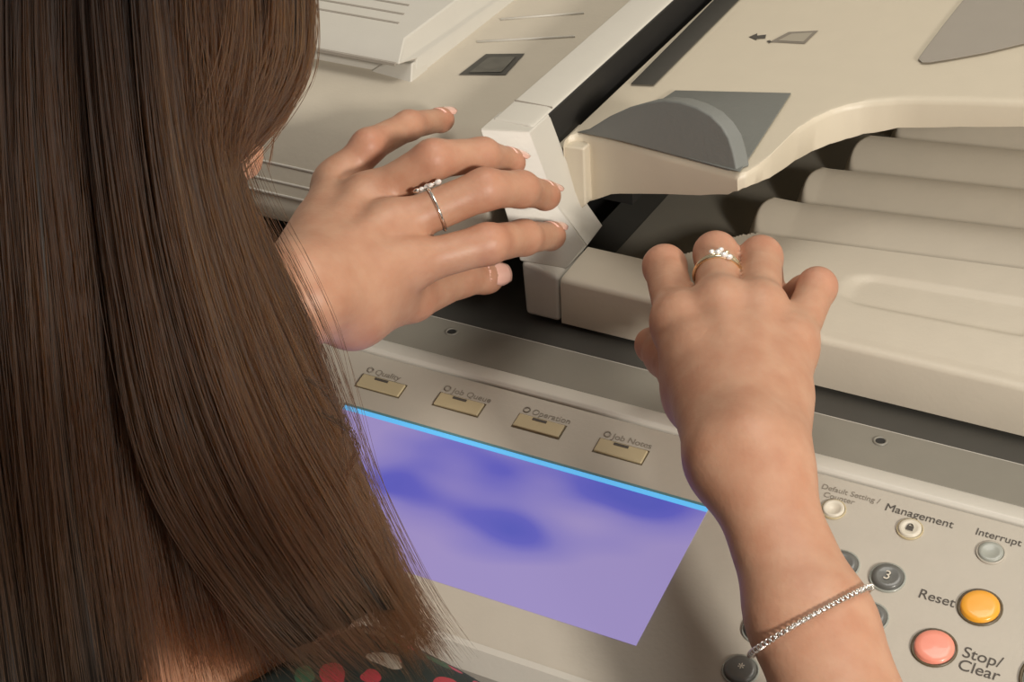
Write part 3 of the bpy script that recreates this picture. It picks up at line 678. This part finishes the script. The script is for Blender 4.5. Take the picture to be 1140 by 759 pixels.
# ------------------------------------------------------------------ hair
def cat(P, n):
    P = np.asarray(P, float); m = len(P); L = np.concatenate([[0], np.cumsum(np.linalg.norm(np.diff(P, axis=0), axis=1) ** .5)]); L /= L[-1]
    t = np.linspace(0, 1, n); out = np.zeros((n, P.shape[1]))
    i = np.clip(np.searchsorted(L, t, 'right') - 1, 0, m - 2); u = ((t - L[i]) / (L[i + 1] - L[i]))[:, None]
    p0 = P[np.maximum(i - 1, 0)]; p1 = P[i]; p2 = P[i + 1]; p3 = P[np.minimum(i + 2, m - 1)]
    return .5 * (2 * p1 + (p2 - p0) * u + (2 * p0 - 5 * p1 + 4 * p2 - p3) * u ** 2 + (3 * p1 - p0 - 3 * p2 + p3) * u ** 3)
NS = 26
back_sheet = [
    [(185, -315, .64), (-100, -370, .64), (-320, -250, .69), (-390, 0, .73), (-395, 400, .745), (-380, 850, .77)],
    [(190, -320, .63), (-70, -365, .615), (-240, -255, .64), (-310, 0, .66), (-320, 400, .675), (-310, 850, .71)],
    [(200, -325, .615), (0, -350, .592), (-150, -250, .60), (-210, 0, .62), (-210, 450, .635), (-200, 880, .67)],
    [(210, -330, .605), (60, -335, .572), (-60, -235, .566), (-115, 50, .566), (-95, 400, .58), (-60, 700, .60), (-40, 900, .62)],
    [(220, -330, .60), (110, -330, .568), (20, -215, .556), (0, 60, .547), (25, 400, .55), (55, 650, .575), (90, 880, .60)],
    [(230, -330, .60), (150, -310, .566), (90, -195, .552), (85, 60, .535), (105, 330, .54), (125, 560, .56), (170, 860, .59)]]
right_sheet = [
    [(230, -330, .60), (150, -310, .566), (90, -195, .552), (95, 60, .535), (130, 330, .54), (175, 530, .56), (290, 690, .60), (380, 765, .615)],
    [(240, -330, .60), (185, -300, .567), (140, -180, .552), (150, 60, .530), (185, 300, .535), (255, 520, .555), (350, 670, .60), (425, 750, .615)],
    [(250, -325, .60), (215, -280, .57), (185, -170, .556), (195, 60, .545), (228, 260, .552), (300, 470, .575), (395, 640, .61), (455, 735, .62)],
    [(260, -320, .605), (240, -270, .58), (215, -160, .573), (222, 60, .567), (250, 230, .575), (312, 400, .60), (378, 540, .62), (440, 670, .63), (478, 730, .635)],
    [(265, -315, .61), (250, -260, .592), (225, -160, .59), (232, 100, .592), (256, 215, .60), (288, 285, .615), (324, 370, .63), (345, 440, .64), (380, 560, .645), (440, 685, .65), (476, 735, .65)]]
front_sheet = [
    [(255, -320, .60), (225, -260, .572), (200, -150, .56), (200, 0, .548), (206, 100, .548), (212, 200, .556), (232, 300, .565)],
    [(262, -320, .605), (255, -250, .575), (240, -140, .563), (244, 0, .552), (240, 95, .553), (226, 180, .562), (238, 270, .572)],
    [(275, -320, .61), (285, -240, .588), (285, -130, .575), (292, 0, .568), (283, 78, .568), (250, 148, .572), (230, 200, .578), (240, 270, .584)],
    [(290, -315, .62), (320, -230, .605), (332, -120, .595), (336, -10, .59), (329, 72, .59), (290, 132, .590), (246, 172, .590), (234, 210, .592), (242, 270, .596)]]
def sheetpts(G):
    return np.stack([cat([PD(*q) if len(q) == 3 and not isinstance(q, np.ndarray) else q for q in g], NS) for g in G])
def clear_body(SP, gap):
    """lift guide points that would lie inside the head, neck or shoulder out of it"""
    sh = SP.shape; P = SP.reshape(-1, 3).copy(); mv = np.zeros(len(P)); dr_ = CAM - P; dr_ /= np.linalg.norm(dr_, axis=1, keepdims=True)
    for _ in range(60):
        bad = body_sdf((P + dr_ * mv[:, None]).astype(np.float32)) < gap
        if not bad.any(): break
        mv[bad] += .003
    mv = mv.reshape(sh[:2])
    for _ in range(4):
        q = mv.copy(); q[1:-1] = np.maximum(mv[1:-1], (mv[:-2] + mv[2:]) / 2); q[:, 1:-1] = np.maximum(q[:, 1:-1], (q[:, :-2] + q[:, 2:]) / 2); mv = q
    return SP + dr_.reshape(sh) * mv[..., None]
def sheet_eval(SP, u):
    T_ = np.linspace(0, 1, SP.shape[1])[:, None]
    lock = f_ * (.0045 * np.sin(6.3 * u + 1.3 + 1.5 * T_) + .0030 * np.sin(15 * u + 2.6 * T_) + .0016 * np.sin(37 * u - 2 * T_)) + r_ * .0016 * np.sin(9 * u + 5 * T_) * T_
    return sheet_raw(SP, u) + lock
def sheet_raw(SP, u):
    m = len(SP); i = min(int(u), m - 2); t = u - i; p0 = SP[max(i - 1, 0)]; p1 = SP[i]; p2 = SP[i + 1]; p3 = SP[min(i + 2, m - 1)]
    return .5 * (2 * p1 + (p2 - p0) * t + (2 * p0 - 5 * p1 + 4 * p2 - p3) * t ** 2 + (3 * p1 - p0 - 3 * p2 + p3) * t ** 3)
sheets = [(clear_body(sheetpts(back_sheet), .022), 7600, .035), (clear_body(sheetpts(right_sheet), .020), 8200, .035), (clear_body(sheetpts(front_sheet), .014), 3200, .018)]
under_sheet = [[(110, 300, .565), (160, 520, .578), (215, 770, .61)], [(150, 330, .56), (200, 540, .58), (270, 770, .615)], [(180, 400, .56), (240, 580, .585), (320, 720, .612), (350, 770, .618)]]
sheets.append((sheetpts(under_sheet), 1700, -1))
far_sheet = []
for o_ in (-.075, -.05, -.02, .01):
    far_sheet.append([HC + HU * .101 - HF * .02, HC + HU * .085 - HS * .045 + HF * (o_ * .6 - .01), HC + HU * .02 - HS * .084 + HF * o_, HC - HU * .04 - HS * .090 + HF * o_ + np.array([0, 0, -.01]), HC - HU * .04 - HS * .098 + HF * o_ * .8 + np.array([0, 0, -.12]), HC - HU * .04 - HS * .100 + HF * o_ * .6 + np.array([0, 0, -.26])])
sheets.append((sheetpts(far_sheet), 2200, .012))
hv, hf = [], []
for SP, cnt, thick in sheets:                       # solid under-layers
    if thick < 0: continue
    m = len(SP); nu = (m - 1) * 24 + 1; us = np.linspace(0, m - 1, nu); fr = np.stack([sheet_eval(SP, u) for u in us])
    tt = np.linspace(0, 1, NS)
    edge = np.clip(np.minimum(us / .9, (m - 1 - us) / .9), 0, 1) ** .6
    tip = np.clip((1 - tt) / .22, 0, 1) ** .7
    off = .0045 + .0015 * np.sin(us * 7)[:, None] + 0 * tt[None, :]
    dirv = fr - CAM; dirv /= np.linalg.norm(dirv, axis=2, keepdims=True); dirv = np.tile(f_, fr.shape[:2] + (1,))
    A_ = fr + dirv * off[..., None]; B_ = fr + dirv * (off + thick * 1.2 * edge[:, None] * tip[None, :] + .001)[..., None]
    kk = int(NS * .93)
    A_, B_ = A_[:, :kk], B_[:, :kk]; ns = kk
    o0 = len(hv); hv += A_.reshape(-1, 3).tolist() + B_.reshape(-1, 3).tolist(); q = nu * ns
    for i in range(nu - 1):
        for j in range(ns - 1):
            a = o0 + i * ns + j; hf.append((a, a + ns, a + ns + 1, a + 1)); hf.append((q + a, q + a + 1, q + a + ns + 1, q + a + ns))
    for i in range(nu - 1):
        for j in (0, ns - 1): a = o0 + i * ns + j; hf.append((a, a + ns, a + ns + q, a + q))
    for j in range(ns - 1):
        for i in (0, nu - 1): a = o0 + i * ns + j; hf.append((a, a + 1, a + 1 + q, a + q))
# cap of hair over the skull
o0 = len(hv); NU, NV = 28, 16
for j in range(NV):
    ph = math.pi * .80 * j / (NV - 1)
    for i in range(NU):
        th = 2 * math.pi * i / NU; lim = 1 - .62 * (.5 + .5 * math.cos(th)) ** 1.5; a = ph * lim
        hv.append((HC + HU * .012 - HF * .020 + HS * .075 * math.sin(a) * math.sin(th) + HF * .090 * math.sin(a) * math.cos(th) + HU * .094 * math.cos(a)).tolist())
for j in range(NV - 1):
    for i in range(NU): hf.append((o0 + j * NU + i, o0 + j * NU + (i + 1) % NU, o0 + (j + 1) * NU + (i + 1) % NU, o0 + (j + 1) * NU + i))
hb = mat('brown_hair_mass', (.008, .0045, .0027), .55, noise=.3, nscale=90, spec=.3)
hair = link('hair', fixn(mesh('hair', hv, hf)), hb, person, True); hair['label'] = 'long straight dark brown hair hanging over the shoulder'
pos = []; rad = []
def strand(c, r0):
    pos.append(c); t = np.linspace(0, 1, len(c)); rad.append(r0 * np.minimum(1, (1.04 - t) * 5))
tt = np.linspace(0, 1, NS)[:, None]
for SP, cnt, thick in sheets:
    m = len(SP); clumps = np.sort(rng.uniform(0, m - 1, 70 * (m - 1))); coff = rng.normal(0, .0022, (len(clumps), 3)); cdep = rng.uniform(0, .009, len(clumps))
    for _ in range(cnt):
        u = rng.uniform(0, m - 1)
        if rng.random() < .12: u = (m - 1) - abs(rng.normal(0, .06)); u = min(max(u, 0), m - 1)
        k = np.argmin(np.abs(clumps - u)); uc = clumps[k]
        c0 = sheet_eval(SP, u); c1 = sheet_eval(SP, uc); g = .15 + .55 * tt
        c = c0 * (1 - g) + c1 * g + coff[k] * tt + f_ * (cdep[k] + rng.uniform(-.0035, .006))
        ph = rng.uniform(0, 6.28, 3); am = rng.normal(0, .0017, 3); fr_ = rng.uniform(2, 7)
        c = c + (am * np.sin(fr_ * tt + ph)) * (.3 + tt * 1.4) + rng.normal(0, .0018, 3) * tt ** 2 * 2
        end = rng.uniform(.80, 1.0) if rng.random() < .7 else rng.uniform(.6, .8)
        if end < 1: c = np.stack([np.interp(np.linspace(0, end, NS), np.linspace(0, 1, NS), c[:, q]) for q in range(3)], 1)
        strand(c, rng.uniform(.00007, .00014))
for _ in range(3600):                               # short hair lying over the crown
    th = rng.uniform(0, 2 * math.pi); lim = (1 - .62 * (.5 + .5 * math.cos(th)) ** 1.5) * rng.uniform(.85, 1.05); a = math.pi * .80 * lim * np.linspace(.01, 1, NS) ** .9; th_ = th + rng.normal(0, .12) * np.linspace(0, 1, NS); g_ = 1 + rng.uniform(.005, .05)
    strand((HC + HU * .012 - HF * .020)[None, :] + g_ * (HS[None, :] * (.075 * np.sin(a) * np.sin(th_))[:, None] + HF[None, :] * (.090 * np.sin(a) * np.cos(th_))[:, None] + HU[None, :] * (.094 * np.cos(a))[:, None]), rng.uniform(.00010, .00016))
for _ in range(90):                                 # flyaways along the lower right edge
    SP = sheets[1][0]; c = sheet_eval(SP, len(SP) - 1 - rng.uniform(0, .3)); a = rng.uniform(0, .45); c = c[int(a * NS):]
    if len(c) < 8: continue
    t = np.linspace(0, 1, NS)[:, None]; c = np.stack([np.interp(np.linspace(0, 1, NS), np.linspace(0, 1, len(c)), c[:, q]) for q in range(3)], 1)
    c = c + r_ * (rng.uniform(.0, .016) * np.sin(t * rng.uniform(1.5, 3.1))) + d_ * rng.normal(0, .004) * t + f_ * rng.uniform(0, .01); strand(c, .00006)
for (pp, nn) in (([(352, 455, .60), (375, 468, .60), (392, 482, .60), (398, 500, .602), (390, 520, .604), (384, 545, .606)], 14), ([(340, 420, .60), (365, 440, .60), (380, 470, .60), (383, 510, .602), (388, 560, .605)], 8), ([(425, 590, .61), (436, 620, .612), (438, 660, .615)], 6), ([(288, 95, .59), (302, 118, .60), (305, 150, .61), (300, 190, .62)], 5)):
    for _ in range(nn): strand(cat([PD(x + rng.normal(0, 2), y + rng.normal(0, 2), d) for x, y, d in pp], NS) + rng.normal(0, .0006, 3), .00008)
pos = np.array(pos, np.float32); rad = np.array(rad, np.float32)
hc = bpy.data.hair_curves.new('hair_strands'); hc.add_curves([NS] * len(pos)); hc.points.foreach_set('position', pos.ravel())
ra = hc.attributes.get('radius') or hc.attributes.new('radius', 'FLOAT', 'POINT'); ra.data.foreach_set('value', rad.ravel())
hm = bpy.data.materials.new('brown_hair_strand'); hm.use_nodes = True; nt = hm.node_tree; nt.nodes.clear()
out = nt.nodes.new('ShaderNodeOutputMaterial'); hp = nt.nodes.new('ShaderNodeBsdfHairPrincipled'); hp.parametrization = 'COLOR'; hi_ = nt.nodes.new('ShaderNodeHairInfo')
cr = nt.nodes.new('ShaderNodeValToRGB'); e = cr.color_ramp.elements; e[0].color = (.0050, .0024, .0011, 1); e[1].color = (.036, .0130, .0036, 1); e[0].position = .25; e[1].position = .95
nt.links.new(hi_.outputs['Intercept'], cr.inputs[0])
hs = nt.nodes.new('ShaderNodeHueSaturation'); mr = nt.nodes.new('ShaderNodeMapRange'); mr.inputs['To Min'].default_value = .55; mr.inputs['To Max'].default_value = 1.6
nt.links.new(hi_.outputs['Random'], mr.inputs[0]); nt.links.new(mr.outputs[0], hs.inputs['Value']); nt.links.new(cr.outputs[0], hs.inputs['Color']); nt.links.new(hs.outputs[0], hp.inputs['Color'])
hp.inputs['IOR'].default_value = 1.42; hp.inputs['Roughness'].default_value = .48; hp.inputs['Radial Roughness'].default_value = .5; nt.links.new(hp.outputs[0], out.inputs[0])
hc.materials.append(hm)
ho = bpy.data.objects.new('hair_strands', hc); COL.objects.link(ho); ho.parent = hair; ho['kind'] = 'stuff'

# ------------------------------------------------------------------ jewellery
def march(c, d, fn=body_sdf, hi=.05):
    t = np.linspace(.001, hi, 120); s = fn((c + t[:, None] * d).astype(np.float32)); k = np.argmax(s > 0)
    return c + d * t[k]
def band(J, k, frac, tilt=0):
    """circle of points around a proximal phalanx"""
    j = J[k]; c = j[0] + (j[1] - j[0]) * frac; ax = nrm(j[1] - j[0]); up = nrm(np.array([0, 0, 1]) - ax * ax[2]); s = np.cross(ax, up)
    ch = [q for n_, q in FING if any(np.allclose(q[0][0], j[0]) for _ in (0,))][0]
    r0 = RLf[k][0] + (RLf[k][1] - RLf[k][0]) * frac + .0004
    return c, ax, up, s, r0
def ring_obj(label, J, k, frac, metal, wid, style):
    c, ax, up, s, r0 = band(J, k, frac); root = tag(empty('ring', c), label, 'ring', 'finger rings')
    N = 40; pts = [r0 * (math.cos(a) * up + math.sin(a) * s) + ax * (.0012 * math.sin(2 * a) if style == 'twist' else 0) for a in np.linspace(0, 2 * math.pi, N + 1)[:-1]]
    tube('band', pts, wid, metal, root, 8, True)
    if style == 'twist':
        pts = [r0 * (math.cos(a) * up + math.sin(a) * s) - ax * (.0022 * math.cos(a)) for a in np.linspace(0, 2 * math.pi, N + 1)[:-1]]
        tube('band', pts, wid * .9, metal, root, 8, True)
    return root, c, ax, up, s, r0
def gem(root, name, p, r, m, up, flat=.75):
    me = bpy.data.meshes.new(name); bm = bmesh.new(); bmesh.ops.create_icosphere(bm, subdivisions=2, radius=r); bm.to_mesh(me); bm.free(); o = link(name, me, m, root); o.location = p; o.scale = (1, 1, flat)
    o.rotation_mode = 'QUATERNION'; o.rotation_quaternion = Vector(up).to_track_quat('Z', 'Y'); return o
vdir = lambda c: nrm(CAM - c)
root, c, ax, up, s, r0 = ring_obj('silver ring with a small petal cluster on the flatter hand by the hinge', HLj, 'middle', .50, MT['silver'], .0009, 'plain')
far = s if s[1] > 0 else -s; top_ = nrm(up * .85 + far * .5)
for i, (a, b_) in enumerate(((-.0055, .0008), (-.0030, -.0006), (.0000, .0), (.0030, -.0010), (.0055, .0010), (.0015, .0030))):
    gem(root, 'stone', top_ * (r0 + .0012) + ax * a + nrm(np.cross(ax, top_)) * b_, .0019 if i % 2 == 0 else .0015, MT['silver'] if i in (0, 3) else MT['stone'], top_)
root, c, ax, up, s, r0 = ring_obj('pale gold twisted ring with clear stones on the curled hand', HRj, 'middle', .62, MT['gold'], .0010, 'twist')
tv = nrm(vdir(c) - ax * (vdir(c) @ ax)); sd = np.cross(ax, tv); 
if sd @ r_ < 0: sd = -sd
for i, (a, b_) in enumerate(((.0000, .0010), (.0024, .0022), (-.0020, .0034), (.0006, .0048), (-.0026, .0060), (.0010, -.0016))):
    gem(root, 'stone', nrm(tv * r0 + sd * b_) * (r0 + .0011) + ax * a, .0017 if i % 2 == 0 else .0014, MT['stone'] if i != 3 else MT['gold'], tv)
# bracelet
bc = PZ(902, 692, .052); u1 = nrm(PD(966, 657, .66) - PD(840, 728, .66)); v1 = nrm(-f_ * .026 - d_ * .0085); v1 = nrm(v1 - u1 * (v1 @ u1))
NB_ = 128; pts = [march(bc, math.cos(a) * u1 + math.sin(a) * v1) + .0012 * (math.cos(a) * u1 + math.sin(a) * v1) for a in np.linspace(0, 2 * math.pi, NB_ + 1)[:-1]]
pts = np.array(pts); pts = (np.roll(pts, 1, 0) + 2 * pts + np.roll(pts, -1, 0)) / 4 + 0
br = tag(empty('bracelet', bc), 'fine silver chain bracelet around the bare forearm', 'bracelet')
ml = bpy.data.meshes.new('link'); bm = bmesh.new()
N1, N2 = 10, 6; vv = [[bm.verts.new(((.00100 + .00040 * math.cos(b_)) * math.cos(a) * 1.0, (.00100 + .00040 * math.cos(b_)) * math.sin(a), .00040 * math.sin(b_))) for b_ in np.linspace(0, 2 * math.pi, N2 + 1)[:-1]] for a in np.linspace(0, 2 * math.pi, N1 + 1)[:-1]]
for i in range(N1):
    for j in range(N2): bm.faces.new((vv[i][j], vv[(i + 1) % N1][j], vv[(i + 1) % N1][(j + 1) % N2], vv[i][(j + 1) % N2]))
bm.to_mesh(ml); bm.free(); ml.materials.append(MT['silver']); [setattr(p, 'use_smooth', True) for p in ml.polygons]
for i in range(NB_):
    o = bpy.data.objects.new('link', ml); COL.objects.link(o); o.parent = br; o.location = pts[i] - bc
    tn = Vector(pts[(i + 1) % NB_] - pts[i - 1]).normalized(); o.rotation_mode = 'QUATERNION'; o.rotation_quaternion = tn.to_track_quat('Z', 'Y') @ Vector((1, 0, 0)).rotation_difference(Vector((1, 0, .5 if i % 2 else -.5)).normalized())
